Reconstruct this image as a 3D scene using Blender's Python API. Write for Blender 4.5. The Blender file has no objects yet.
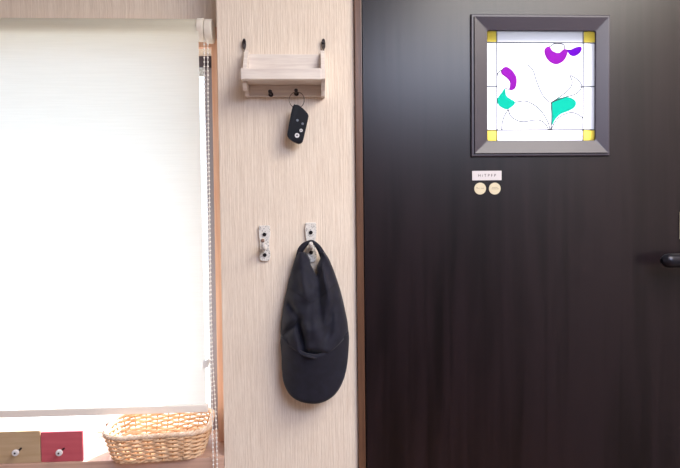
import bpy, bmesh, math, random
from mathutils import Vector, Matrix
random.seed(7)
PI = math.pi
sc = bpy.context.scene
COL = sc.collection
# ------------------------------------------------------------------ camera
F = 510.0
D = 1.12
YAW, PITCH, ROLL = 0.046, 0.030, 0.011
CAM = Vector((0, -D, 1.45))
ROT = (Matrix.Rotation(-YAW, 3, 'Z') @ Matrix.Rotation(PI/2 - PITCH, 3, 'X') @ Matrix.Rotation(-ROLL, 3, 'Z'))
cd = bpy.data.cameras.new('camera'); cam = bpy.data.objects.new('camera', cd); COL.objects.link(cam)
cam.location = CAM; cam.rotation_euler = ROT.to_euler()
cd.sensor_width = 36; cd.lens = F/680*36; cd.clip_start = 0.02
sc.camera = cam

def P(px, py, Y=0.0):
    """point of the vertical plane Y that the photograph shows at px, py"""
    d = ROT @ Vector(((px-340)/F, (234-py)/F, -1))
    return CAM + d*((Y - CAM.y)/d.y)
def PX(px, py, Y): return P(px, py, Y).x
def PZ(px, py, Y): return P(px, py, Y).z

# ------------------------------------------------------------------ materials
def srgb(r, g, b):
    def f(c):
        c /= 255
        return c/12.92 if c <= .04045 else ((c+.055)/1.055)**2.4
    return (f(r), f(g), f(b), 1)

def mat(name, col, rough=.6, metal=0, spec=.5, var=None, vscale=(30, 30, 30), bump=0, bscale=None, bdist=.001, detail=4, ramp=(.35, .65), coat=0, sheen=0):
    m = bpy.data.materials.new(name); m.use_nodes = True
    nt = m.node_tree; n = nt.nodes; l = nt.links
    b = n['Principled BSDF']
    b.inputs['Base Color'].default_value = col
    b.inputs['Roughness'].default_value = rough
    b.inputs['Metallic'].default_value = metal
    b.inputs['Specular IOR Level'].default_value = spec
    if coat:
        b.inputs['Coat Weight'].default_value = coat; b.inputs['Coat Roughness'].default_value = .25
    if sheen:
        b.inputs['Sheen Weight'].default_value = sheen
    tc = n.new('ShaderNodeTexCoord')
    def noise(scale, det):
        mp = n.new('ShaderNodeMapping'); mp.inputs['Scale'].default_value = scale
        l.new(tc.outputs['Object'], mp.inputs['Vector'])
        t = n.new('ShaderNodeTexNoise'); t.inputs['Scale'].default_value = 1; t.inputs['Detail'].default_value = det
        l.new(mp.outputs['Vector'], t.inputs['Vector']); return t
    if var:
        t = noise(vscale, detail)
        r = n.new('ShaderNodeValToRGB')
        r.color_ramp.elements[0].position = ramp[0]; r.color_ramp.elements[1].position = ramp[1]
        r.color_ramp.elements[0].color = var; r.color_ramp.elements[1].color = col
        l.new(t.outputs['Fac'], r.inputs['Fac']); l.new(r.outputs['Color'], b.inputs['Base Color'])
    if bump:
        t = noise(bscale or vscale, 3)
        bp = n.new('ShaderNodeBump'); bp.inputs['Strength'].default_value = bump; bp.inputs['Distance'].default_value = bdist
        l.new(t.outputs['Fac'], bp.inputs['Height']); l.new(bp.outputs['Normal'], b.inputs['Normal'])
    return m

def mat_through(name, dif, tran, clear=0.0, dfac=.5, weave=0):
    """a sheet that lets light through: diffuse + translucent + clear"""
    m = bpy.data.materials.new(name); m.use_nodes = True
    nt = m.node_tree; n = nt.nodes; l = nt.links
    n.remove(n['Principled BSDF']); out = n['Material Output']
    d = n.new('ShaderNodeBsdfDiffuse'); d.inputs['Color'].default_value = dif
    t = n.new('ShaderNodeBsdfTranslucent'); t.inputs['Color'].default_value = tran
    mx = n.new('ShaderNodeMixShader'); mx.inputs[0].default_value = dfac
    l.new(d.outputs[0], mx.inputs[1]); l.new(t.outputs[0], mx.inputs[2])
    c = n.new('ShaderNodeBsdfTransparent'); c.inputs['Color'].default_value = tran
    m2 = n.new('ShaderNodeMixShader'); m2.inputs[0].default_value = clear
    l.new(mx.outputs[0], m2.inputs[1]); l.new(c.outputs[0], m2.inputs[2])
    l.new(m2.outputs[0], out.inputs['Surface'])
    if weave:
        tc = n.new('ShaderNodeTexCoord')
        w = n.new('ShaderNodeTexNoise'); w.inputs['Scale'].default_value = 1; w.inputs['Detail'].default_value = 2
        mp = n.new('ShaderNodeMapping'); mp.inputs['Scale'].default_value = (12, 12, 420)
        l.new(tc.outputs['Object'], mp.inputs['Vector']); l.new(mp.outputs['Vector'], w.inputs['Vector'])
        r = n.new('ShaderNodeValToRGB')
        r.color_ramp.elements[0].position = .35; r.color_ramp.elements[1].position = .65
        k = 1-weave
        r.color_ramp.elements[0].color = (tran[0]*k, tran[1]*k, tran[2]*k, 1); r.color_ramp.elements[1].color = tran
        l.new(w.outputs['Fac'], r.inputs['Fac']); l.new(r.outputs['Color'], t.inputs['Color'])
    return m

M = {}
def wallpaper(name, c1, c2):
    m = mat(name, c1, .85, spec=.25)
    nt = m.node_tree; n = nt.nodes; l = nt.links; b = n['Principled BSDF']
    tc = n.new('ShaderNodeTexCoord')
    def nz(scale, det, dist=0):
        mp = n.new('ShaderNodeMapping'); mp.inputs['Scale'].default_value = scale
        l.new(tc.outputs['Object'], mp.inputs['Vector'])
        t = n.new('ShaderNodeTexNoise'); t.inputs['Scale'].default_value = 1; t.inputs['Detail'].default_value = det
        t.inputs['Distortion'].default_value = dist
        l.new(mp.outputs['Vector'], t.inputs['Vector']); return t
    a = nz((340, 340, 10), 3, .4); c = nz((620, 620, 60), 2)
    mx = n.new('ShaderNodeMath'); mx.operation = 'MULTIPLY_ADD'; mx.inputs[1].default_value = .45
    l.new(c.outputs['Fac'], mx.inputs[0]); l.new(a.outputs['Fac'], mx.inputs[2])
    r = n.new('ShaderNodeValToRGB')
    r.color_ramp.elements[0].position = .5; r.color_ramp.elements[1].position = .95
    r.color_ramp.elements[0].color = c2; r.color_ramp.elements[1].color = c1
    l.new(mx.outputs[0], r.inputs['Fac']); l.new(r.outputs['Color'], b.inputs['Base Color'])
    bp = n.new('ShaderNodeBump'); bp.inputs['Strength'].default_value = .8; bp.inputs['Distance'].default_value = .0013
    l.new(mx.outputs[0], bp.inputs['Height']); l.new(bp.outputs['Normal'], b.inputs['Normal'])
    return m
M['paper'] = wallpaper('wallpaper', srgb(246, 232, 217), srgb(224, 207, 191))
M['plain'] = mat('plaster', srgb(178, 168, 158), .9)
M['darkwall'] = mat('dark_back_wall', srgb(84, 66, 58), .6)  # unseen back wall, made dark so the door mirrors less light
M['ceil'] = mat('ceiling_paint', srgb(240, 240, 240), .9)
M['floor'] = mat('floor_wood', srgb(150, 105, 72), .4, var=srgb(112, 74, 48), vscale=(3, 60, 60))
M['trim'] = mat('door_casing_wood', srgb(112, 80, 62), .34, var=srgb(90, 63, 49), vscale=(160, 160, 4), bump=.2, bscale=(300, 300, 8))
def doormat():
    m = mat('dark_door_wood', srgb(40, 32, 35), .31, spec=.42)
    nt = m.node_tree; n = nt.nodes; l = nt.links; b = n['Principled BSDF']
    tc = n.new('ShaderNodeTexCoord')
    def nz(scale, det, dist):
        mp = n.new('ShaderNodeMapping'); mp.inputs['Scale'].default_value = scale
        l.new(tc.outputs['Object'], mp.inputs['Vector'])
        t = n.new('ShaderNodeTexNoise'); t.inputs['Scale'].default_value = 1; t.inputs['Detail'].default_value = det
        t.inputs['Distortion'].default_value = dist
        l.new(mp.outputs['Vector'], t.inputs['Vector']); return t
    a = nz((38, 38, 1.6), 6, .6); c = nz((9, 9, 1.3), 3, 1.2)
    mx = n.new('ShaderNodeMath'); mx.operation = 'MULTIPLY_ADD'; mx.inputs[1].default_value = .8
    l.new(c.outputs['Fac'], mx.inputs[0]); l.new(a.outputs['Fac'], mx.inputs[2])
    r = n.new('ShaderNodeValToRGB')
    r.color_ramp.elements[0].position = .62; r.color_ramp.elements[1].position = 1.12
    r.color_ramp.elements[0].color = srgb(14, 9, 13); r.color_ramp.elements[1].color = srgb(31, 22, 27)
    l.new(mx.outputs[0], r.inputs['Fac']); l.new(r.outputs['Color'], b.inputs['Base Color'])
    bp = n.new('ShaderNodeBump'); bp.inputs['Strength'].default_value = .25; bp.inputs['Distance'].default_value = .0006
    l.new(a.outputs['Fac'], bp.inputs['Height']); l.new(bp.outputs['Normal'], b.inputs['Normal'])
    return m
M['door'] = doormat()
M['glowframe'] = mat('window_surround', srgb(66, 60, 72), .38, spec=.5)  # lighter than the door: glow from the glass put into the colour
M['dark'] = mat('gap_shade', srgb(36, 31, 34), .6)
M['handle'] = mat('dark_metal', srgb(38, 38, 48), .3, metal=.6)
M['plate'] = mat('pale_plate', srgb(225, 218, 205), .4)
M['casing'] = mat('window_casing_wood', srgb(246, 204, 178), .5, var=srgb(232, 180, 150), vscale=(200, 200, 6))
M['sill'] = mat('sill_wood', srgb(214, 178, 160), .5, var=srgb(200, 162, 143), vscale=(5, 140, 140))
M['alu'] = mat('aluminium_frame', srgb(150, 144, 152), .45, metal=.3)
M['aludark'] = mat('aluminium_head', srgb(80, 72, 82), .45, metal=.3)
M['glass'] = mat_through('window_glass', (.9, .9, .9, 1), (.95, .97, 1, 1), clear=.93, dfac=.9)
M['blind'] = mat_through('blind_fabric', srgb(240, 234, 218), (.84, .86, .86, 1), clear=0, dfac=.58, weave=.05)
M['blindroll'] = mat('rolled_fabric', srgb(244, 234, 212), .8)
M['blindbar'] = mat('blind_bar', srgb(248, 240, 232), .6)
M['plastic'] = mat('ivory_plastic', srgb(232, 224, 212), .35)
M['bead'] = mat('white_plastic', srgb(240, 236, 232), .35)
M['shelf'] = mat('whitewashed_wood', srgb(234, 224, 216), .6, var=srgb(218, 206, 199), vscale=(14, 160, 160), bump=.3, bdist=.0005)
M['iron'] = mat('blackened_iron', srgb(58, 50, 50), .4, metal=.7)
M['screw'] = mat('black_screw', srgb(34, 30, 32), .4, metal=.4)
M['chrome'] = mat('steel_wire', srgb(120, 108, 100), .35, metal=1)
M['fob'] = mat('black_plastic', srgb(12, 15, 25), .5, spec=.3)
M['fobmetal'] = mat('grey_button', srgb(118, 124, 138), .4)
M['fobwhite'] = mat('white_button', srgb(228, 226, 230), .4)
M['hookpaint'] = mat('distressed_paint', srgb(226, 222, 218), .6, var=srgb(150, 146, 146), vscale=(420, 420, 420), ramp=(.36, .46), bump=.4, bscale=(300, 300, 300), bdist=.0006)
M['worn'] = mat('worn_metal', srgb(128, 100, 88), .5)
M['cap'] = mat('black_cotton', srgb(27, 27, 43), .75, spec=.3, var=srgb(20, 20, 33), vscale=(60, 60, 60), bump=.5, bscale=(900, 900, 900), bdist=.0003, sheen=.12)
M['capdark'] = mat('black_lining', srgb(20, 20, 26), .95)
M['capthread'] = mat('dark_thread', srgb(56, 56, 68), .8)
M['wicker'] = mat('wicker', srgb(234, 202, 168), .55, var=srgb(214, 172, 134), vscale=(60, 60, 60))
M['wickerrim'] = mat('wicker_rim', srgb(238, 214, 194), .55, var=srgb(218, 184, 156), vscale=(70, 70, 70))
M['wickerstake'] = mat('wicker_stake', srgb(206, 160, 116), .55)
M['redpaint'] = mat('red_paint', srgb(206, 98, 110), .5, var=srgb(194, 84, 98), vscale=(6, 80, 80))
M['tanpaint'] = mat('tan_wood', srgb(200, 174, 142), .55, var=srgb(186, 158, 124), vscale=(6, 90, 90))
M['glarewhite'] = mat('glare_white_wood', srgb(240, 232, 226), .6)  # near white: sun glare on box bodies and window rail put into colour
M['ivory'] = mat('ivory_sticker', srgb(216, 204, 176), .6)
M['label'] = mat('white_label', srgb(214, 208, 212), .6)
M['ink'] = mat('dark_ink', srgb(60, 50, 54), .6)
M['inkred'] = mat('brown_ink', srgb(116, 84, 72), .6)
M['clear'] = mat_through('clear_glass', (.9, .9, .95, 1), (.62, .62, .68, 1), clear=.05, dfac=.95)
M['purple'] = mat_through('purple_glass', (.3, .08, .4, 1), (.46, .10, .52, 1), clear=.1, dfac=.95)
M['violet'] = mat_through('violet_glass', (.3, .05, .4, 1), (.32, .06, .58, 1), clear=.1, dfac=.95)
M['teal'] = mat_through('teal_glass', (.1, .6, .5, 1), (.06, .60, .48, 1), clear=.1, dfac=.95)
M['yellow'] = mat_through('yellow_glass', (.8, .6, .1, 1), (1, .90, .36, 1), clear=.1, dfac=.95)
M['lead'] = mat('lead_came', srgb(50, 54, 64), .4, metal=.5)
M['sun_blocker'] = mat('sun_blocker_boards', srgb(120, 110, 100), .8)  # for the slab added outside to shade the blind
M['ground'] = mat('paving', srgb(130, 128, 120), .9)

# ------------------------------------------------------------------ mesh helpers
def new(): return bmesh.new()
def box(bm, x0, x1, y0, y1, z0, z1, bev=0, rot=None):
    vs = [bm.verts.new((x, y, z)) for x in (x0, x1) for y in (y0, y1) for z in (z0, z1)]
    fs = [(0,1,3,2), (4,6,7,5), (0,4,5,1), (2,3,7,6), (0,2,6,4), (1,5,7,3)]
    F_ = [bm.faces.new([vs[i] for i in f]) for f in fs]
    if bev:
        es = list({e for f in F_ for e in f.edges})
        bmesh.ops.bevel(bm, geom=es, offset=bev, segments=2, affect='EDGES', profile=.7)
def prism(bm, pts, y0, y1, bev=0):
    """outline in x,z pushed from y0 (front) to y1"""
    a = [bm.verts.new((p[0], y0, p[1])) for p in pts]; b = [bm.verts.new((p[0], y1, p[1])) for p in pts]
    n = len(pts); fs = [bm.faces.new(a), bm.faces.new(b[::-1])]
    for i in range(n): fs.append(bm.faces.new((a[i], b[i], b[(i+1) % n], a[(i+1) % n])))
    if bev:
        bmesh.ops.bevel(bm, geom=list(fs[0].edges), offset=bev, segments=3, affect='EDGES', profile=.6)
def tube(bm, pts, r, seg=8, closed=False, caps=True):
    pts = [Vector(p) for p in pts]; n = len(pts)
    rr = r if isinstance(r, (list, tuple)) else [r]*n
    rings = []; up = None
    for i, p in enumerate(pts):
        if closed: t = pts[(i+1) % n] - pts[i-1]
        else: t = pts[min(i+1, n-1)] - pts[max(i-1, 0)]
        t.normalize()
        if up is None:
            up = Vector((0, 0, 1)) if abs(t.z) < .9 else Vector((1, 0, 0))
        u = (up - t*up.dot(t)).normalized(); up = u; w = t.cross(u)
        rings.append([bm.verts.new(p + (u*math.cos(2*PI*k/seg) + w*math.sin(2*PI*k/seg))*rr[i]) for k in range(seg)])
    for i in range(n if closed else n-1):
        a, b = rings[i], rings[(i+1) % n]
        for k in range(seg): bm.faces.new((a[k], a[(k+1) % seg], b[(k+1) % seg], b[k]))
    if not closed and caps:
        bm.faces.new(rings[0][::-1]); bm.faces.new(rings[-1])
def cyl(bm, c, axis, r, h, seg=24, r2=None, bev=0):
    c = Vector(c); ax = Vector(axis).normalized()
    q = Vector((0, 0, 1)).rotation_difference(ax).to_matrix().to_4x4()
    res = bmesh.ops.create_cone(bm, cap_ends=True, segments=seg, radius1=r, radius2=r if r2 is None else r2, depth=h, matrix=Matrix.Translation(c) @ q)
    if bev:
        es = [e for e in {e for v in res['verts'] for e in v.link_edges} if len(e.link_faces) == 2 and max(len(f.verts) for f in e.link_faces) > 4]
        bmesh.ops.bevel(bm, geom=es, offset=bev, segments=2, affect='EDGES', profile=.6)
def ball(bm, c, r, sub=2, sc_=(1, 1, 1)):
    bmesh.ops.create_icosphere(bm, subdivisions=sub, radius=r, matrix=Matrix.Translation(c) @ Matrix.Diagonal((*sc_, 1)))
def smooth_poly(pts, k=4):
    """closed Catmull-Rom through the points"""
    n = len(pts); out = []
    for i in range(n):
        p0, p1, p2, p3 = [Vector(pts[(i+j-1) % n]) for j in range(4)]
        for s in range(k):
            t = s/k
            out.append(.5*((2*p1) + (p2-p0)*t + (2*p0-5*p1+4*p2-p3)*t*t + (3*p1-p0-3*p2+p3)*t**3))
    return out
def smooth_line(pts, k=5):
    n = len(pts); out = []
    for i in range(n-1):
        p0 = Vector(pts[max(i-1, 0)]); p1 = Vector(pts[i]); p2 = Vector(pts[i+1]); p3 = Vector(pts[min(i+2, n-1)])
        for s in range(k):
            t = s/k
            out.append(.5*((2*p1) + (p2-p0)*t + (2*p0-5*p1+4*p2-p3)*t*t + (3*p1-p0-3*p2+p3)*t**3))
    out.append(Vector(pts[-1])); return out
def interp(tab, y):
    if y <= tab[0][0]: return tab[0][1]
    for (a, va), (b, vb) in zip(tab, tab[1:]):
        if y <= b: return va + (vb-va)*(y-a)/(b-a)
    return tab[-1][1]

def origin_of(o):
    v = Vector((0, 0, 0))
    while o is not None:
        v += Vector(o.location); o = o.parent
    return v
def obj(name, bm, m, parent=None, loc=None, smooth=False, label=None):
    """bm is in world coordinates"""
    bmesh.ops.recalc_face_normals(bm, faces=bm.faces)
    base = origin_of(parent) if parent is not None else Vector((0, 0, 0))
    l_ = Vector(loc) - base if loc is not None else Vector((0, 0, 0))
    bmesh.ops.translate(bm, verts=bm.verts, vec=-(base + l_))
    me = bpy.data.meshes.new(name); bm.to_mesh(me); bm.free()
    me.materials.append(m if not isinstance(m, str) else M[m])
    if smooth:
        me.polygons.foreach_set('use_smooth', [True]*len(me.polygons))
        try: me.set_sharp_from_angle(angle=math.radians(40))
        except Exception: pass
    o = bpy.data.objects.new(name, me); COL.objects.link(o)
    o.location = l_
    if parent is not None: o.parent = parent
    if label: o['label'] = label
    return o
def thing(name, label, cat, loc, group=None):
    o = bpy.data.objects.new(name, None); COL.objects.link(o); o.location = loc
    o.empty_display_size = .02
    o['label'] = label; o['category'] = cat
    if group: o['group'] = group
    return o
def tag(o, label, cat, group=None):
    o['label'] = label; o['category'] = cat
    if group: o['group'] = group
    return o
def struct(name, bm, m, parent=None, loc=None, label=None, **k):
    o = obj(name, bm, m, parent, loc, **k)
    if parent is None: o['kind'] = 'structure'
    if label: o['label'] = label
    return o
def text_bm(s, size, c, spacing=1.0):
    """letters standing in the x,z plane, centre c"""
    cu = bpy.data.curves.new('lettering', 'FONT'); cu.body = s; cu.size = size; cu.extrude = .0001
    cu.align_x = 'CENTER'; cu.align_y = 'CENTER'; cu.space_character = spacing
    o = bpy.data.objects.new('lettering', cu)
    COL.objects.link(o); dg = bpy.context.evaluated_depsgraph_get()
    me = bpy.data.meshes.new_from_object(o.evaluated_get(dg))
    bm = new(); bm.from_mesh(me)
    bpy.data.objects.remove(o); bpy.data.meshes.remove(me)
    bmesh.ops.transform(bm, matrix=Matrix.Translation(c) @ Matrix.Rotation(PI/2, 4, 'X'), verts=bm.verts)
    return bm

# ------------------------------------------------------------------ the room
XL = P(220.3, 234, 0).x            # left edge of the papered wall
XR = P(356.0, 234, 0).x            # its right edge
YW = 0.09                          # plane of the window wall
CEIL = 2.45
X0, X1, YB = -1.25, 1.45, -2.7
bm = new(); box(bm, XL, XR, 0, .16, 0, CEIL, .002); struct('wall_center', bm, 'paper', loc=(XL, 0, 0), label='cream textured wallpaper wall between the window and the dark door')
ZS = PZ(50, 462.8, -.002)              # top of the window sill
# window opening
OX0, OX1 = -1.05, PX(215.6, 234, YW)
OZ0, OZ1 = ZS, PZ(205, 49, YW)
bm = new()
box(bm, X0-.1, OX0, YW, .2, 0, CEIL); box(bm, OX1, XL, YW, .2, 0, CEIL)
box(bm, OX0, OX1, YW, .2, OZ1, CEIL); box(bm, OX0, OX1, YW, .2, 0, OZ0-.02)
struct('wall_window', bm, 'paper', loc=(X0, YW, 0), label='cream wallpaper around the window, set back')
bm = new(); box(bm, X0-.1, X1+.1, YB-.1, .16, -.05, 0); struct('floor', bm, 'floor')
bm = new(); box(bm, X0-.1, X1+.1, YB-.1, .2, CEIL, CEIL+.05); struct('ceiling', bm, 'ceil')
bm = new(); box(bm, X0-.1, X0, YB, YW, 0, CEIL); struct('wall_left', bm, 'plain')
bm = new(); box(bm, X1, X1+.1, YB, .16, 0, CEIL); struct('wall_right', bm, 'plain')
bm = new(); box(bm, X0-.1, X1+.1, YB-.1, YB, 0, CEIL); struct('wall_back', bm, 'darkwall')
# sill
bm = new(); box(bm, X0, XL-.0005, -.002, .235, ZS-.025, ZS, .002); struct('trim_1', bm, 'sill', loc=(X0, 0, ZS), label='reddish brown wooden window sill under the roller blind')
# casing of the window
CZ = PZ(214, 29, YW)
bm = new()
box(bm, OX1, XL-.001, YW-.012, YW, ZS, CZ, .001); 
box(bm, OX0-.05, OX1, YW-.012, YW, OZ1, CZ, .001); box(bm, OX0-.05, OX0, YW-.012, YW, ZS, OZ1, .001)
struct('trim_2', bm, 'casing', loc=(OX1, YW, ZS), label='orange-toned wooden casing strip round the window')
# window
FX = PX(207.6, 234, .15)
w1 = bpy.data.objects.new('window_1', None); COL.objects.link(w1); w1.location = (OX0, .17, ZS); w1['kind'] = 'structure'
w1['label'] = 'window with grey aluminium frame behind the roller blind'
Z1 = PZ(208, 68, .15)
bm = new(); box(bm, FX, OX1+.01, .15, .19, ZS, OZ1+.02); box(bm, OX0, OX0+.03, .15, .19, ZS, OZ1); obj('window_frame', bm, 'alu', w1)
bm = new(); box(bm, OX0, OX1+.01, .142, .149, Z1, OZ1+.02); obj('window_head', bm, 'aludark', w1, label='dark strip along the top of the window')
bm = new(); box(bm, OX0+.03, FX, .155, .19, ZS, ZS+.008); obj('window_rail', bm, 'glarewhite', w1)  # pale instead of grey, standing in for glare along the sill
bm = new(); box(bm, OX0+.03, FX, .172, .174, ZS+.008, OZ1+.02); obj('window_pane', bm, 'glass', w1)
c = P(109, 424.5, .15)
bm = new(); box(bm, c.x-.006, c.x+.007, .142, .156, ZS+.0005, c.z+.005, .001); obj('sash_stop', bm, 'trim', w1)
# outside
bm = new(); box(bm, -8, 8, .3, 14, -.9, -.8); tag(obj('ground', bm, 'ground'), 'paved ground outside the window', 'ground')['kind'] = 'structure'
bm = new(); box(bm, -2.6, .35, .2, .62, 1.93, 2.0); o = obj('sun_blocker', bm, 'sun_blocker'); o['kind'] = 'structure'; o['label'] = 'unseen slab added outside to shade the upper part of the blind'  # unseen slab, added so its shadow falls on the upper blind

# ------------------------------------------------------------------ door
DY = .022                         # front of the door leaf
xg = P(364.5, 234, DY).x
XD1 = P(690, 234, DY).x + .09
ZD = 2.2
TX = P(363.6, 234, -.008).x
bm = new(); box(bm, XR+.0005, TX, -.008, .12, 0, ZD+.03, .0015); box(bm, TX, XD1+.03, -.008, .12, ZD+.003, ZD+.03, .0015); box(bm, XD1+.003, XD1+.03, -.008, .12, 0, ZD+.003, .0015)
struct('trim_3', bm, 'trim', loc=(XR, 0, 0), label='narrow brown wooden door frame strip beside the wallpaper')
bm = new(); box(bm, TX, xg, DY+.012, DY+.03, 0, ZD); struct('trim_4', bm, 'dark', loc=(TX, 0, 0), label='dark strip standing in for the shaded gap between door leaf and frame')  # shade of the gap, put in as a dark strip
bm = new(); box(bm, XD1+.03, X1, 0, .16, 0, CEIL); box(bm, XR, XD1+.03, 0, .16, ZD+.03, CEIL); struct('wall_door', bm, 'paper', loc=(XD1, 0, 0))
# leaf with the square opening
G = lambda px, py, Y: P(px, py, Y)
cxw = P(541.5, 85, DY)
a = P(471.8, 13.5, .01); b = P(612, 13.5, .01); c = P(471.8, 156.5, .01)
fx0, fx1 = a.x, P(611.8, 85, .01).x
fz1, fz0 = P(541.5, 13.3, .01).z, P(541.5, 155.8, .01).z
gx0, gx1 = P(487.2, 85, DY).x, P(595.2, 85, DY).x
gz1, gz0 = P(541.5, 31.0, DY).z, P(541.5, 140.6, DY).z
bm = new()
box(bm, xg, gx0-.004, DY, .062, .004, ZD); box(bm, gx1+.004, XD1, DY, .062, .004, ZD)
box(bm, gx0-.004, gx1+.004, DY, .062, .004, gz0-.004); box(bm, gx0-.004, gx1+.004, DY, .062, gz1+.004, ZD)
bmesh.ops.remove_doubles(bm, verts=bm.verts, dist=1e-5)
door = struct('door_1', bm, 'door', loc=(xg, DY, 0), label='dark brown wood-grain entrance door with a small square stained-glass window')
# moulded surround: nested square rings
def ring(bm, rows, r=0):
    prev = None
    for (x0, x1, z0, z1, y, rad) in rows:
        pts = []
        for (cx, cz, a0) in ((x1-rad, z1-rad, 0), (x0+rad, z1-rad, 90), (x0+rad, z0+rad, 180), (x1-rad, z0+rad, 270)):
            for s in range(5):
                an = math.radians(a0 + s*22.5)
                pts.append((cx + rad*math.cos(an), y, cz + rad*math.sin(an)))
        cur = [bm.verts.new(p) for p in pts]
        if prev:
            n = len(cur)
            for i in range(n): bm.faces.new((prev[i], prev[(i+1) % n], cur[(i+1) % n], cur[i]))
        prev = cur
bm = new()
e = .0001
ring(bm, [(fx0, fx1, fz0, fz1, DY+.001, e), (fx0, fx1, fz0, fz1, DY-.004, e), (fx0+.002, fx1-.002, fz0+.002, fz1-.002, DY-.006, e), (fx0+.006, fx1-.006, fz0+.006, fz1-.006, DY-.006, e),
          (fx0+.007, fx1-.007, fz0+.007, fz1-.007, DY-.010, e),
          (gx0-.001, gx1+.001, gz0-.001, gz1+.001, DY-.002, .0045), (gx0, gx1, gz0, gz1, DY-.0005, .0045), (gx0, gx1, gz0, gz1, DY+.014, .0045)])
obj('window_surround', bm, 'glowframe', door, label='mitred dark frame round the stained glass')
GY = DY + .0035
def W(u, v, y=GY):  # position on the glass, from its own drawing (u to the right, v down; 384 x 394 units)
    return (gx0 + (u-28)/(412-28)*(gx1-gx0), gz1 - (v-42)/(436-42)*(gz1-gz0))
bm = new(); box(bm, gx0-.003, gx1+.003, GY, GY+.004, gz0-.003, gz1+.003); pane = obj('glass_pane', bm, 'clear', door, label='stained-glass pane of petals, leaves and clear glass')
def piece(name, pts, m, smooth=True):
    q = [W(*p) for p in pts]
    if smooth: q = [tuple(v) for v in smooth_poly(q, 4)]
    bm = new(); prism(bm, q, GY-.0016, GY-.0002); return obj(name, bm, m, pane, label=m+' glass')
piece('petal', [(80,180),(95,169),(115,180),(133,208),(130,243),(116,254),(108,249),(110,225),(96,207),(80,195)], 'purple')
piece('petal', [(232,110),(240,98),(250,97),(262,112),(283,119),(300,106),(313,108),(313,125),(300,148),(275,160),(250,150),(236,130)], 'purple')
piece('petal', [(313,108),(325,107),(345,98),(363,97),(363,113),(345,129),(325,127)], 'violet')
piece('leaf', [(66,283),(80,262),(92,248),(98,275),(128,297),(110,318),(95,322),(75,312),(66,298)], 'teal')
piece('leaf', [(257,300),(275,285),(305,278),(330,282),(345,297),(340,315),(320,328),(290,340),(270,360),(260,378),(257,340)], 'teal')
for u0, u1 in ((28, 63), (370, 412)):
    for v0, v1 in ((42, 83), (397, 436)):
        piece('corner_glass', [(u0, v0), (u1, v0), (u1, v1), (u0, v1)], 'yellow', False)
lines = [[(63,42),(63,436)], [(370,42),(370,436)], [(28,83),(412,83)], [(28,397),(412,397)], [(28,240),(63,240)], [(345,242),(412,240)],
    [(128,297),(165,293),(200,310),(225,335),(245,370),(252,397)], [(103,323),(115,350),(150,367),(190,362),(215,362),(235,375),(247,397)],
    [(103,323),(90,345),(82,370),(80,397)], [(250,300),(225,270),(205,225),(190,180),(170,162)], [(253,300),(290,275),(320,250),(331,225),(322,200)],
    [(256,298),(300,280),(345,266),(365,240),(350,215),(325,200)], [(255,397),(258,350),(257,300)], [(255,397),(280,355),(320,335),(350,340),(370,355)],
    [(63,215),(66,195),(80,180)], [(250,97),(270,86),(300,90),(303,105)], [(92,248),(108,250)]]
bm = new()
for L in lines:
    q = [W(*p) for p in L]
    q = [tuple(v) for v in (smooth_line(q) if len(q) > 2 else q)]
    tube(bm, [(x, GY-.0019, z) for x, z in q], .0012 if len(L) > 2 else .0014, 6)
obj('lead_line', bm, 'lead', pane)
# handle: rounded horizontal lever on its rose
hx = P(660.5, 260.5, -.02)
xr_ = P(703, 260, DY).x
bm = new(); cyl(bm, (xr_, DY-.006, hx.z), (0, 1, 0), .026, .0119, 32, bev=.002); h = obj('door_handle', bm, 'handle', door)
bm = new(); tube(bm, [(xr_, DY-.012, hx.z), (xr_, DY-.04, hx.z)], .011, 14); obj('neck', bm, 'handle', h)
bm = new()
pts = []; rad = []
for i in range(25):
    t = (i/24)**1.8; x = hx.x + (xr_ + .012 - hx.x)*t
    pts.append((x, -.024, hx.z)); rad.append(.0158*math.sqrt(max(.12, 1-(1-min(1, (t*.105/.012)))**2)))
tube(bm, pts, rad, 16); obj('lever', bm, 'handle', h, smooth=True)
a = P(679.2, 212, DY); b = P(679.2, 239, DY)
bm = new(); box(bm, a.x, a.x+.035, DY-.004, DY-.0002, b.z, a.z, .001); obj('lock_plate', bm, 'plate', door, label='pale rectangular plate above the handle')
# label and stickers on the door
a = P(472, 171, DY); b = P(501.3, 180.2, DY)
bm = new(); box(bm, a.x, b.x, DY-.0018, DY-.0001, b.z, a.z); lab = tag(obj('name_label', bm, 'label', loc=((a.x+b.x)/2, DY, b.z)), 'small white rectangular lettered label stuck on the dark door', 'label')
obj('lettering', text_bm('H i T P F P', .0088, ((a.x+b.x)/2, DY-.0021, (a.z+b.z)/2), 1.05), 'ink', lab)
for px, nm, rows in ((480.0, 'round cream sticker on the dark door, left of the two below the label', [('•-- ---', 0)]), (494.6, 'round cream sticker on the dark door, right of the two, two printed lines', [('-----', .002), ('-------', -.0012)])):
    c = P(px, 188.6, DY)
    bm = new(); cyl(bm, (c.x, DY-.0008, c.z), (0, 1, 0), .0134, .0014, 40); s = tag(obj('round_sticker', bm, 'ivory', loc=(c.x, DY, c.z)), nm, 'sticker', 'round stickers on the door')
    for k, (t, dz) in enumerate(rows):
        obj('lettering', text_bm(t, .0078, (c.x+(.001 if k else 0), DY-.0018, c.z+dz+.0012)), 'inkred' , s)

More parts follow.
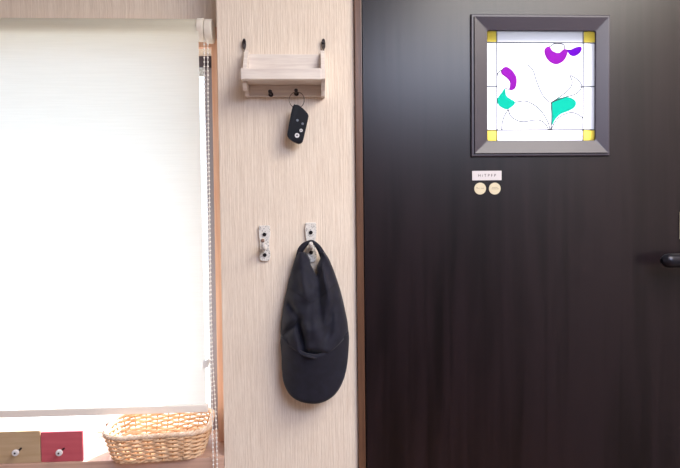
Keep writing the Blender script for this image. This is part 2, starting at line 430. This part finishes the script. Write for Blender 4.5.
# ------------------------------------------------------------------ roller blind
BY = .03
rt = P(100, 17.5, BY-.02); rb = P(100, 38, BY-.02)
RR = (rt.z - rb.z)/2 + .0015; RZ = (rt.z + rb.z)/2 + .002
bxr = P(198.5, 40, BY).x; bxl = -1.12
blind = thing('roller_blind', 'cream roller blind pulled down over the bright window', 'blind', ((bxl+bxr)/2, BY, RZ))
FYF = BY - RR - .0007                                   # fabric comes off the back of the roll
bm = new()
bmz = P(150, 405.5, FYF).z
# roll
cyl(bm, ((bxl+bxr)/2, BY, RZ), (1, 0, 0), RR, bxr-bxl, 40); obj('roller', bm, 'blindroll', blind, smooth=True)
bm = new()
# its right edge follows the photograph: it slants a little outward towards the bottom
bx2 = P(208.2, 408, FYF).x
nz = 24; nx = 30; g = []
for j in range(10):                               # the turn of cloth over the roll
    yy = BY - (RR+.0007)*math.sin(math.radians(-40 + 13*j)); zz = RZ + (RR+.0007)*math.cos(math.radians(-40 + 13*j))
    g.append([bm.verts.new((bxl + (bxr-.001-bxl)*i/nx, yy, zz)) for i in range(nx+1)])
for j in range(nz+1):
    t = j/nz; z = RZ + (bmz-.006-RZ)*t; xr = P(198.5 + 7.5*t, 38 + 366*t, FYF).x
    g.append([bm.verts.new((bxl + (xr-bxl)*i/nx, FYF + .0012*math.sin(i*.5)*math.sin(t*PI), z)) for i in range(nx+1)])
for j in range(len(g)-1):
    for i in range(nx): bm.faces.new((g[j][i], g[j][i+1], g[j+1][i+1], g[j+1][i]))
obj('fabric', bm, 'blind', blind, smooth=True)
zt = P(205, 404.8, FYF-.006).z; zb = P(205, 412.2, FYF-.006).z
bm = new(); box(bm, bxl, bx2, FYF-.007, FYF-.0012, zb, zt, .0025); box(bm, bxl, bx2, FYF+.0015, FYF+.006, zb, zt, .002); obj('bottom_bar', bm, 'blindbar', blind)
# end brackets: two rounded ivory discs
k1 = P(201.2, 30, BY).x; k2 = P(208.5, 30, BY).x
def stadium(bm, x0, x1, yc, z0, z1, r):
    pts = []
    for s in range(13):
        an = PI*s/12; pts.append((yc + r*math.cos(an), z1 - r + r*math.sin(an)))
    for s in range(13):
        an = PI + PI*s/12; pts.append((yc + r*math.cos(an), z0 + r + r*math.sin(an)))
    a = [bm.verts.new((x0, p[0], p[1])) for p in pts]; b = [bm.verts.new((x1, p[0], p[1])) for p in pts]
    n = len(pts); f1 = bm.faces.new(a); f2 = bm.faces.new(b[::-1])
    for i in range(n): bm.faces.new((a[i], b[i], b[(i+1) % n], a[(i+1) % n]))
    bmesh.ops.bevel(bm, geom=list(f1.edges)+list(f2.edges), offset=.0018, segments=3, affect='EDGES', profile=.6)
za, zb_ = P(205, 15.5, BY-.02).z, P(205, 40.0, BY-.02).z
bm = new(); stadium(bm, bxr+.0005, k2-.0075, BY-.002, zb_+.003, za, .024); obj('end_cap', bm, 'plastic', blind, smooth=True)
bm = new(); stadium(bm, k2-.006, k2+.010, BY, zb_, za-.001, .0245); box(bm, k2-.002, k2+.006, BY+.02, YW-.012, zb_+.025, za-.003); obj('bracket', bm, 'plastic', blind, smooth=True)
# bead chain: two strands that come together and lie over the sill edge
def chain_pts(px_list, ytop, ybot, dy):
    out = []
    for (px, py) in px_list:
        t = (py-38)/(466-38); out.append(P(px, py, ytop + (ybot-ytop)*t + dy))
    return out
bm = new()
for tab, y0 in (([(204.0, 40), (204.8, 100), (207.4, 200), (210.3, 340), (212.0, 400), (212.8, 440), (213.4, 470), (213.8, 500)], BY-.026), ([(207.8, 40), (208.0, 100), (209.4, 200), (211.8, 340), (215.0, 400), (216.6, 440), (217.2, 470), (217.4, 500)], BY-.022)):
    pts = smooth_line([P(px, py, y0 + (-.012-y0)*min(1, max(0, (py-38)/428))) for px, py in tab], 12)
    tube(bm, pts, .0007, 6)
    acc = 0; pv = pts[0]
    for p in pts[1:]:
        d = (p-pv).length
        while acc + d >= .0095:
            k = (.0095-acc)/d; pv = pv + (p-pv)*k; d = (p-pv).length; acc = 0
            ball(bm, pv, .0023, 1)
        acc += d; pv = p
obj('bead_chain', bm, 'bead', blind, smooth=True)
a = P(203.8, 359, .02); b = P(211.8, 366.5, .02); 
bm = new(); prism(bm, [(a.x, b.z), (b.x-.006, b.z+.002), (b.x, a.z+.001), (b.x-.003, a.z+.004), (a.x+.006, a.z-.001), (a.x, a.z-.002)], .006, .013, .001); obj('chain_clip', bm, 'bead', blind)

# ------------------------------------------------------------------ key shelf
SD = .072
sl = P(241.5, 90, -SD).x; sr = P(325.3, 90, -SD).x
zbt, ztop = PZ(285, 97.5, 0), PZ(285, 56, 0)
zf1, zf0 = PZ(282, 68.3, -SD), PZ(282, 79.5, -SD)
zpt = PZ(323, 51.5, -.01)
shelf = thing('wall_shelf', 'whitewashed wooden wall shelf with dark pegs beneath its ledge', 'shelf', ((sl+sr)/2, 0, zbt))
pt = .008
bm = new(); box(bm, sl+pt, sr-pt, -.012, -.001, zbt, ztop, .0012); obj('back_panel', bm, 'shelf', shelf)
bm = new(); box(bm, sl+pt, sr-pt, -SD+.012, -.012, zf0+.004, zf0+.013); obj('shelf_board', bm, 'shelf', shelf)
bm = new(); box(bm, sl-.001, sr-pt, -SD-.002, -SD+.012, zf0, zf1, .002); obj('front_rail', bm, 'shelf', shelf)
def side(x0, x1, yf):
    prof = [(-.001, zbt-.001), (-.018, zbt-.001), (-.026, zbt+.012), (-.045, zf0-.016), (-.060, zf0-.004), (yf, zf0+.002), (yf, zf1-.001), (-.05, zf1+.006), (-.026, zpt-.012), (-.016, zpt), (-.001, zpt)]
    bm = new()
    a = [bm.verts.new((x0, p[0], p[1])) for p in prof]; b = [bm.verts.new((x1, p[0], p[1])) for p in prof]
    n = len(prof); bm.faces.new(a); bm.faces.new(b[::-1])
    for i in range(n): bm.faces.new((a[i], b[i], b[(i+1) % n], a[(i+1) % n]))
    obj('side_panel', bm, 'shelf', shelf)
side(sl, sl+pt, -SD+.012); side(sr-pt, sr, -SD)
for px, py in ((270.2, 92.6), (296.1, 91.6)):
    c = P(px, py, -.03)
    bm = new(); tube(bm, [(c.x, -.0115, c.z), (c.x, -.026, c.z-.0004), (c.x, -.034, c.z+.0015)], [.0022, .0020, .0022], 12); ball(bm, (c.x, -.034, c.z+.0015), .0042, 2, (1, .7, 1)); cyl(bm, (c.x, -.0135, c.z), (0, 1, 0), .0052, .003, 20)
    obj('peg', bm, 'iron', shelf, smooth=True)
for px, py, tx in ((244.2, 44.0, sl+pt/2), (323.5, 44.0, sr-pt/2)):
    c = P(px, py, -.006)
    bm = new(); n = 28
    tube(bm, [(c.x + .0030*math.cos(2*PI*i/n), -.006, c.z + .0105*math.sin(2*PI*i/n)) for i in range(n)], .0013, 8, closed=True)
    tube(bm, [(c.x, -.006, c.z-.0105), (c.x, -.006, c.z-.0165)], .0014, 8)
    cyl(bm, (c.x, -.0045, c.z+.0035), (0, 1, 0), .0028, .007, 16); cyl(bm, (c.x, -.0085, c.z+.0045), (0, 1, 0), .0036, .002, 16)
    tube(bm, [(c.x, -.004, c.z-.007), (c.x, -.004, c.z+.004)], .0022, 8)
    obj('hanging_ring', bm, 'iron', shelf, smooth=True)

# ------------------------------------------------------------------ car key
FYK = -.0275
rc = P(296.8, 99.8, FYK)
key = thing('car_key', 'black remote car key hanging by its ring from the shelf peg', 'key', (P(297.5, 143, FYK).x, FYK, P(297.5, 143.5, FYK).z))
bm = new()
tube(bm, [(rc.x + .0160*math.cos(2*PI*i/36), FYK + .001, rc.z + .0170*math.sin(2*PI*i/36)) for i in range(36)], .0009, 8, closed=True)
obj('key_ring', bm, 'chrome', key, smooth=True)
fp = [(292.6, 107.6), (294.5, 105.6), (298, 105.3), (303, 109), (308.0, 114.6), (308.2, 118), (305.3, 131), (303.0, 140.5), (301, 143.2), (297.5, 143.6), (292, 140.7), (288.2, 137.4), (287.5, 134), (289.5, 122)]
q = [P(x, y, FYK) for x, y in fp]; q = [tuple(v) for v in smooth_poly([(v.x, v.z) for v in q], 4)]
bm = new(); prism(bm, q, FYK-.006, FYK+.006, .0022); body = obj('key_body', bm, 'fob', key, smooth=True)
for px, py, r, m in ((297.4, 120.4, .0026, 'fobmetal'), (302.6, 123.8, .0026, 'fobmetal'), (301.1, 130.5, .0034, 'fobwhite'), (297.1, 135.5, .0050, 'fobwhite')):
    c = P(px, py, FYK-.006)
    bm = new(); cyl(bm, (c.x, FYK-.0066, c.z), (0, 1, 0), r, .0014, 24, bev=.0003); bt = obj('button', bm, m, body, label='white round button' if m == 'fobwhite' else 'small grey button')
    if m == 'fobwhite':
        bm = new(); box(bm, c.x-r*.38, c.x+r*.38, FYK-.0078, FYK-.0072, c.z-r*.2, c.z+r*.1); tube(bm, [(c.x + r*.25*math.cos(a_*PI/8), FYK-.0075, c.z + r*.1 + r*.3*math.sin(a_*PI/8)) for a_ in range(9)], .0003, 6); obj('button_symbol', bm, 'screw', body)

# ------------------------------------------------------------------ wall hooks
def hook(cx_px, y0, y1, label, knob_py, s1, s2, tip=False):
    a = P(cx_px, y0, 0); b = P(cx_px, y1, 0); x = (a.x+b.x)/2; H = a.z-b.z
    t = thing('wall_hook', label, 'hook', (x, 0, b.z), 'painted wall hooks')
    w = .0125
    prof = [(-.8, 1), (-.95, .96), (-.9, .86), (-1, .80), (-.9, .66), (-.76, .56), (-.72, .44), (-.8, .34), (-.92, .24), (-.95, .12), (-.8, .03), (-.3, 0)]
    pts = [(x + u*w, b.z + v*H) for u, v in prof] + [(x - u*w, b.z + v*H) for u, v in prof[::-1]]
    bm = new(); prism(bm, pts, -.006, -.0004, .001); obj('mounting_plate', bm, 'hookpaint', t)
    for sy in (s1, s2):
        c = P(cx_px, sy, -.006)
        bm = new(); cyl(bm, (x, -.0068, c.z), (0, 1, 0), .0042, .0028, 20, r2=.0042, bev=.0007); obj('screw', bm, 'screw', t)
    k = P(cx_px, knob_py, -.04)
    zk = k.z
    bm = new()
    pts = smooth_line([(x, -.005, b.z+H*.40), (x, -.022, b.z+H*.36), (x, -.036, b.z+H*.42), (x, -.040, zk)], 6)
    tube(bm, pts, .0045, 12); ball(bm, (x, -.040, zk), .0050, 2)
    ha = obj('hook_arm', bm, 'hookpaint', t, smooth=True)
    if tip:
        bm = new(); ball(bm, (x, -.0435, zk), .0042, 2); obj('worn_tip', bm, 'worn', ha, smooth=True)
    return x, zk
hook(264.9, 225.5, 261, 'empty white distressed metal wall hook left of the cap', 240.5, 234.5, 255, True)
hxk, hzk = hook(311.0, 222.5, 262, 'white distressed metal wall hook that the black cap hangs from', 244, 232.5, 252.5)

# ------------------------------------------------------------------ baseball cap
def CY(y):   # depth of the middle of the cap by height (py)
    return interp([(238, -.030), (250, -.034), (275, -.046), (300, -.062), (330, -.072), (350, -.074), (403, -.070)], y)
capL = [(247, 299.6), (252, 297.8), (258, 295.2), (268, 292), (280, 288.6), (290, 286.6), (300, 284.2), (310, 282.6), (322, 281.0), (332, 280.4), (340, 281.6), (350, 282.4), (362, 283.2), (372, 284.6), (380, 286.6)]
capR = [(247, 322.3), (252, 324.5), (258, 328.6), (268, 333), (280, 337.2), (290, 340.4), (300, 343), (310, 345.2), (322, 347.6), (332, 348.6), (340, 348.0), (350, 347.6), (362, 346.2), (372, 344.2), (380, 341.6)]
gapL = [(247, 305.5), (252, 305.0), (256, 308.6), (260, 310.4), (264, 310.6), (268, 312.6), (275, 316.2)]
gapR = [(247, 318.2), (252, 319.4), (256, 320.6), (260, 319.8), (265, 317.2), (270, 316.8), (275, 316.4)]
cap = thing('baseball_cap', 'black baseball cap hanging by its back strap, brim down', 'cap', (hxk, -.03, P(311, 403, -.05).z))
TOP, BOT = 252.0, 352.0
def crease(u, y):
    """folds in the cloth, metres towards the viewer"""
    h = 0
    def ridge(ax, ay, bx, by, w, amp):
        px = (u+1)/2*68 + 281; py = y
        dx, dy = bx-ax, by-ay; L = dx*dx+dy*dy; t = max(0, min(1, ((px-ax)*dx+(py-ay)*dy)/L))
        d = math.hypot(px-ax-dx*t, py-ay-dy*t); return 2.6*amp*math.exp(-(d/w)**2)*(math.sin(PI*min(1, max(0, .15+.7*t))))
    h += ridge(283, 300, 299, 318, 3.5, -.006)
    h += ridge(299, 318, 304, 352, 3.2, -.010)
    h += ridge(292, 306, 306, 330, 3.5, .004)
    h += ridge(303, 352, 330, 357, 3.0, -.008)
    h += ridge(304, 357, 330, 362, 3.0, .004)
    h += ridge(281, 336, 300, 322, 3.2, -.005)
    h += ridge(311, 300, 311, 350, 1.4, -.0018)
    h += ridge(296, 275, 306, 300, 4.5, .004)
    h += ridge(328, 268, 334, 310, 5, .005)
    h += ridge(336, 300, 326, 345, 4, -.004)
    h += ridge(318, 276, 322, 330, 4, -.004)
    h += .0012*math.sin(y*.31 + u*5) + .0009*math.sin(y*.17 - u*9 + 2)
    return h
def seam(u):      # lower edge of the crown front (py)
    return 357.5 - 19*abs(u)**2.0 - 5*max(0, u)**2
def crown_pt(u, t):
    y = TOP + (seam(u) - TOP)*t if t > .3 else None
    yb = TOP + (seam(u)-TOP)*t
    y = yb
    L, R = interp(capL, y), interp(capR, y)
    gl, gr = interp(gapL, y), interp(gapR, y)
    if y >= 275: gl = gr = 316.2 + (314.5-316.2)*min(1, (y-275)/60)
    k = max(0, 1-abs(u)**2.6)**.5
    if u < 0 or (u == 0): x = L + (u+1)*(gl-L)
    else: x = gr + u*(R-gr)
    gap = max(0, gr-gl)
    s = 1-abs(u)      # 0 outer, 1 at the opening
    lobe = max(0, 4*s*(1-s))**.5
    g_ = max(0, min(1, (280-y)/22))
    f = k*(1-g_) + (.35+.65*lobe)*g_*(.55 if s < .02 else 1)
    Y = -.010 + (CY(y)+.010)*f
    Y -= crease(u, y)*min(1, f*1.3)
    return x, y, Y
def side_pt(sgn, u, t):
    x, y, Y = crown_pt(u, t)
    if u == 0 and sgn > 0:
        gr = interp(gapR, y) if y < 275 else x
        x = gr if y < 275 else x
    return P(x, y, Y)
bm = new(); NU, NV = 26, 60
for sgn in (-1, 1):
    g = []
    for j in range(NV+1):
        row = []
        for i in range(NU+1):
            u = sgn*math.sin(i/NU*PI/2)**.9
            row.append(bm.verts.new(side_pt(sgn, u, j/NV)))
        g.append(row)
    for j in range(NV):
        for i in range(NU):
            f = (g[j][i], g[j][i+1], g[j+1][i+1], g[j+1][i]); bm.faces.new(f if sgn > 0 else f[::-1])
bmesh.ops.remove_doubles(bm, verts=bm.verts, dist=.0004)
crown = obj('crown', bm, 'cap', cap, smooth=False)
crown.data.polygons.foreach_set('use_smooth', [True]*len(crown.data.polygons))
md = crown.modifiers.new('thickness', 'SOLIDIFY'); md.thickness = .002; md.offset = -1
# crown seams: raised stitched lines
bm = new()
def on_crown(px, py, off=.0012):
    y = py; L, R = interp(capL, y), interp(capR, y)
    c = 316.2 + (314.5-316.2)*min(1, max(0, (y-275)/60))
    u = (px-c)/(R-c) if px > c else (px-c)/(c-L)
    k = max(0, 1-abs(u)**2.6)**.5
    g_ = max(0, min(1, (280-y)/22)); s = 1-abs(u); lobe = max(0, 4*s*(1-s))**.5
    f = k*(1-g_) + (.35+.65*lobe)*g_
    Y = -.010 + (CY(y)+.010)*f - crease(u, y)*min(1, f*1.3)
    return P(px, py, Y-off*.2)
tube(bm, [on_crown(311.3 + .8*math.sin(i*.2), 303+i*1.5) for i in range(34)], .0007, 6)
tube(bm, [on_crown(x_, y_) for x_, y_ in [tuple(v) for v in smooth_line([(282.3, 336), (288, 330), (295, 324), (299, 317)], 5)]], .0007, 6)
tube(bm, [on_crown(x_, y_) for x_, y_ in [tuple(v) for v in smooth_line([(311, 303), (303, 297), (294, 291), (288, 288)], 5)]], .0006, 6)
tube(bm, [on_crown(x_, y_) for x_, y_ in [tuple(v) for v in smooth_line([(311, 303), (322, 296), (331, 288), (337, 283)], 5)]], .0006, 6)
obj('seam', bm, 'capdark', cap, smooth=True)
# embroidered bar above the brim
bm = new()
# brim
def brim_edge(u):
    """outer edge: follows the silhouette round the bottom"""
    tab = [(-1, 281.6, 342), (-.9, 282.6, 356), (-.8, 282.9, 369), (-.68, 284.6, 382), (-.5, 290.4, 394), (-.28, 300, 400.8), (0, 312.5, 403.2), (.25, 323.5, 401.4), (.48, 333.5, 395), (.66, 340.6, 384.5), (.8, 345, 371), (.9, 347, 356), (1, 348.0, 338)]
    us = [t[0] for t in tab]
    for i in range(len(tab)-1):
        if u <= us[i+1]+1e-9:
            p = [Vector(tab[max(0, min(len(tab)-1, i+j-1))][1:]) for j in range(4)]
            t = (u-us[i])/(us[i+1]-us[i])
            return .5*((2*p[1]) + (p[2]-p[0])*t + (2*p[0]-5*p[1]+4*p[2]-p[3])*t*t + (3*p[1]-p[0]-3*p[2]+p[3])*t**3)
g = []
NB = 56
for i in range(NB+1):
    u = -1 + 2*i/NB
    sy = seam(u*.985) - 3.5; L, R = interp(capL, sy), interp(capR, sy)
    c = 314.5
    sx = c + u*.97*((R-c) if u > 0 else (c-L))
    e = brim_edge(u); row = []
    for j in range(15):
        t = j/14
        x = sx + (e.x-sx)*t; y = sy + (e.y-sy)*t
        cu = math.sqrt(max(0, 1-(abs((x-314.5)/35))**2.4))
        Y = -.006 - (.060 - .012*t)*cu
        row.append(bm.verts.new(P(x, y, Y)))
    g.append(row)
for i in range(NB):
    for j in range(14): bm.faces.new((g[i][j], g[i+1][j], g[i+1][j+1], g[i][j+1]))
brim = obj('brim', bm, 'cap', cap); brim.data.polygons.foreach_set('use_smooth', [True]*len(brim.data.polygons))
md = brim.modifiers.new('thickness', 'SOLIDIFY'); md.thickness = .0028; md.offset = -1
bm = new()
for k, s_ in enumerate((.93,)):
    pts = []
    for i in range(3, NB-2):
        a_, b_ = g[i][13] if False else None, None
    pts = []
    for i in range(4, NB-3):
        u = -1 + 2*i/NB
        sy = seam(u*.985) - 3.5; L, R = interp(capL, sy), interp(capR, sy); c = 314.5
        sx = c + u*.97*((R-c) if u > 0 else (c-L)); e = brim_edge(u); t = s_
        x = sx + (e.x-sx)*t; y = sy + (e.y-sy)*t; cu = math.sqrt(max(0, 1-(abs((x-314.5)/35))**2.4))
        pts.append(P(x, y, -.006 - (.060-.012*t)*cu - .0001))
    tube(bm, pts, .0005, 5)
obj('stitching', bm, 'capdark', brim)
# strap over the hook, with the two shoulders running into the crown
bm = new()
left = [(298.4, 263, -.022), (299.2, 256, -.026), (300.6, 250.3, -.030), (304, 245.5, -.031), (308.2, 242.6, -.030), (311.5, 241.6, -.030), (314.6, 243.2, -.030), (318.5, 247.5, -.031), (321.6, 253, -.029), (324, 259, -.026), (325.5, 265, -.022)]
wid = [6, 6.6, 6.4, 5.6, 3.6, 3.0, 3.6, 5.0, 6.0, 6.6, 7]
cen = smooth_line([P(*p) for p in left], 5); ws = []
for i in range(len(left)-1):
    for s in range(5): ws.append(wid[i] + (wid[i+1]-wid[i])*s/5)
ws.append(wid[-1])
rows = []
for i, p in enumerate(cen):
    t = (cen[min(i+1, len(cen)-1)] - cen[max(0, i-1)]); t.y = 0; t.normalize(); nrm = Vector((t.z, 0, -t.x))
    w_ = ws[i]*.0022/2
    rows.append([bm.verts.new(p + nrm*w_*s + Vector((0, -.0015*(1-s*s) + .0035*abs(s), 0))) for s in (-1, -.5, 0, .5, 1)])
for a_, b_ in zip(rows, rows[1:]):
    for k in range(4): bm.faces.new((a_[k], a_[k+1], b_[k+1], b_[k]))
st = obj('strap', bm, 'cap', cap); st.data.polygons.foreach_set('use_smooth', [True]*len(st.data.polygons))
md = st.modifiers.new('thickness', 'SOLIDIFY'); md.thickness = .002; md.offset = 0
md = st.modifiers.new('round', 'SUBSURF'); md.levels = 1; md.render_levels = 1

# ------------------------------------------------------------------ small drawer boxes on the sill
def drawer_box(name, label, px0, px1, m, knob_px):
    yf = .0005
    a = P(px0, 432.5 if px0 < 20 else 431.3, yf); b = P(px1, 462, yf)
    x0, x1 = P(px0, 448, yf).x, P(px1, 448, yf).x; z0 = ZS + .0006; z1 = P((px0+px1)/2, 431.8, yf).z
    t = thing(name, label, 'drawer box', ((x0+x1)/2, yf, ZS))
    bm = new(); box(bm, x0+.001, x1-.001, yf+.006, yf+.075, z0, z1-.0008, .0012); obj('body', bm, 'glarewhite', t, label='wooden body with the sun glare put into its pale colour')
    bm = new(); box(bm, x0, x1, yf, yf+.006, z0, z1, .001); d = obj('drawer_front', bm, m, t)
    k = P(knob_px, 452.8, yf-.02)
    bm = new(); cyl(bm, (k.x, yf-.009, k.z), (0, 1, 0), .0022, .018, 14); obj('knob_stem', bm, 'iron', d)
    bm = new(); cyl(bm, (k.x, yf-.020, k.z), (0, 1, 0), .0068, .005, 32, bev=.0012); kn = obj('knob', bm, 'fobwhite', d, label='white round knob', smooth=True)
    bm = new(); cyl(bm, (k.x, yf-.0230, k.z), (0, 1, 0), .0018, .0014, 14)
    # a knob is already a sub-part, its dark screw head belongs to the drawer front too
    obj('knob_screw', bm, 'iron', d)
drawer_box('drawer_box', 'small tan wooden drawer box with white knob on the sill', -26, 40.2, 'tanpaint', 15.5)
drawer_box('drawer_box', 'small red wooden drawer box with white knob on the sill', 41.0, 82.8, 'redpaint', 59.2)

# ------------------------------------------------------------------ wicker basket
bz = ZS + .0015
pL = P(104, 439, 0.0)
cxb = (P(112, 463, .0).x + P(198, 461, .01).x)/2 + .010
cb = Vector((cxb-.006, .042, bz))
basket = thing('wicker_basket', 'shallow rectangular woven wicker basket on the sill beside the blind chain', 'basket', cb)
ANG = math.radians(5)
HB = .063
def outline(w, d, r, n):
    """rounded rectangle, n points evenly by length"""
    segs = []; pts = []
    for (cx, cy, a0) in ((w/2-r, -d/2+r, -90), (w/2-r, d/2-r, 0), (-w/2+r, d/2-r, 90), (-w/2+r, -d/2+r, 180)):
        for s in range(13):
            an = math.radians(a0 + s*7.5); pts.append(Vector((cx + r*math.cos(an), cy + r*math.sin(an))))
    pts.append(pts[0]); L = [0]
    for a_, b_ in zip(pts, pts[1:]): L.append(L[-1] + (b_-a_).length)
    out = []; k = 0
    for i in range(n):
        s = L[-1]*i/n
        while L[k+1] < s: k += 1
        t = (s-L[k])/max(1e-9, L[k+1]-L[k]); out.append(pts[k]*(1-t) + pts[k+1]*t)
    return out
ca, sa = math.cos(ANG), math.sin(ANG)
def bpt(p, z): return cb + Vector((p.x*ca - p.y*sa, p.x*sa + p.y*ca, z))
def level(t, n): return outline(.190 + .030*t, .122 + .028*t, .036 + .010*t, n)
NS = 25; SUBN = 10; N = NS*SUBN; ROWS = 11
bm = new()
for j in range(ROWS):
    t = (j+.6)/ROWS; base = level(t, N); z = .006 + (HB-.010)*t; pts = []
    for i in range(N):
        p = base[i]; q0 = base[i-1]; q1 = base[(i+1) % N]; d = (q1-q0).normalized(); nr = Vector((d.y, -d.x))
        ph = PI*i/SUBN + PI*j
        pts.append(bpt(p + nr*.0036*math.cos(ph), z + .0004*math.sin(ph*.37 + j)))
    tube(bm, pts, .0025, 7, closed=True)
obj('woven_side', bm, 'wicker', basket, smooth=True)
bm = new()
b0, b1 = level(0, NS), level(1, NS)
for i in range(NS):
    tube(bm, [bpt(b0[i], .003), bpt(b1[i], HB-.002)], .0019, 7)
obj('stake', bm, 'wickerstake', basket)
bm = new(); base = level(1.06, 240)
for s in range(3):
    pts = []
    for i in range(240):
        p = base[i]; d = (base[(i+1) % 240]-base[i-1]).normalized(); nr = Vector((d.y, -d.x)); a_ = 2*PI*i/240*26 + s*2*PI/3
        pts.append(bpt(p + nr*.0028*math.cos(a_), HB + .0028*math.sin(a_)))
    tube(bm, pts, .0029, 7, closed=True)
obj('braided_rim', bm, 'wickerrim', basket, smooth=True)
bm = new(); base = level(-.02, 200)
for s in range(2):
    pts = []
    for i in range(200):
        p = base[i]; d = (base[(i+1) % 200]-base[i-1]).normalized(); nr = Vector((d.y, -d.x)); a_ = 2*PI*i/200*22 + s*PI
        pts.append(bpt(p + nr*.0018*math.cos(a_), .0042 + .0018*math.sin(a_)))
    tube(bm, pts, .0024, 7, closed=True)
for k in range(24):
    y = -.052 + .104*k/23; hw = .087 - (.012 if abs(y) > .045 else 0)
    tube(bm, [bpt(Vector((-hw + 2*hw*i/40, y)), .0045 + .0014*math.cos(PI*i/3 + PI*k)) for i in range(41)], .0021, 6)
obj('base', bm, 'wicker', basket, smooth=True)

# ------------------------------------------------------------------ lights
W_ = bpy.data.worlds.new('world'); sc.world = W_; W_.use_nodes = True
bg = W_.node_tree.nodes['Background']; bg.inputs['Color'].default_value = (.82, .91, 1, 1); bg.inputs['Strength'].default_value = 2.9
sd = bpy.data.lights.new('sun', 'SUN'); sd.energy = 19; sd.angle = math.radians(2.0); sd.color = (1, .95, .88)
so = bpy.data.objects.new('sun', sd); COL.objects.link(so)
sdir = Vector((-.40, -1, -.86)).normalized(); so.rotation_euler = sdir.to_track_quat('-Z', 'Y').to_euler(); so.location = (1, 3, 4)
def area(name, loc, tgt, sx, sy, e, col):
    d = bpy.data.lights.new(name, 'AREA'); d.shape = 'RECTANGLE'; d.size = sx; d.size_y = sy; d.energy = e; d.color = col
    o = bpy.data.objects.new(name, d); COL.objects.link(o); o.location = loc
    o.rotation_euler = (Vector(tgt)-Vector(loc)).to_track_quat('-Z', 'Y').to_euler(); return o
area('ceiling_light', (.95, -1.05, CEIL-.03), (.95, -1.05, 0), 1.0, 1.0, 35, (1, .94, .84))
area('door_sheen_light', (.85, -2.05, CEIL-.03), (.85, -1.75, 0), 1.1, .8, 54, (.64, .74, 1))  # added cool lamp, unseen, for the bluish sheen high on the door
vs = sc.view_settings; vs.view_transform = 'Standard'; vs.look = 'None'; vs.exposure = 0.16; vs.gamma = 1; vs.use_curve_mapping = False
sc.cycles.use_denoising = True
sc.cycles.max_bounces = 10; sc.cycles.transparent_max_bounces = 12; sc.cycles.transmission_bounces = 8
sc.cycles.sample_clamp_indirect = 6
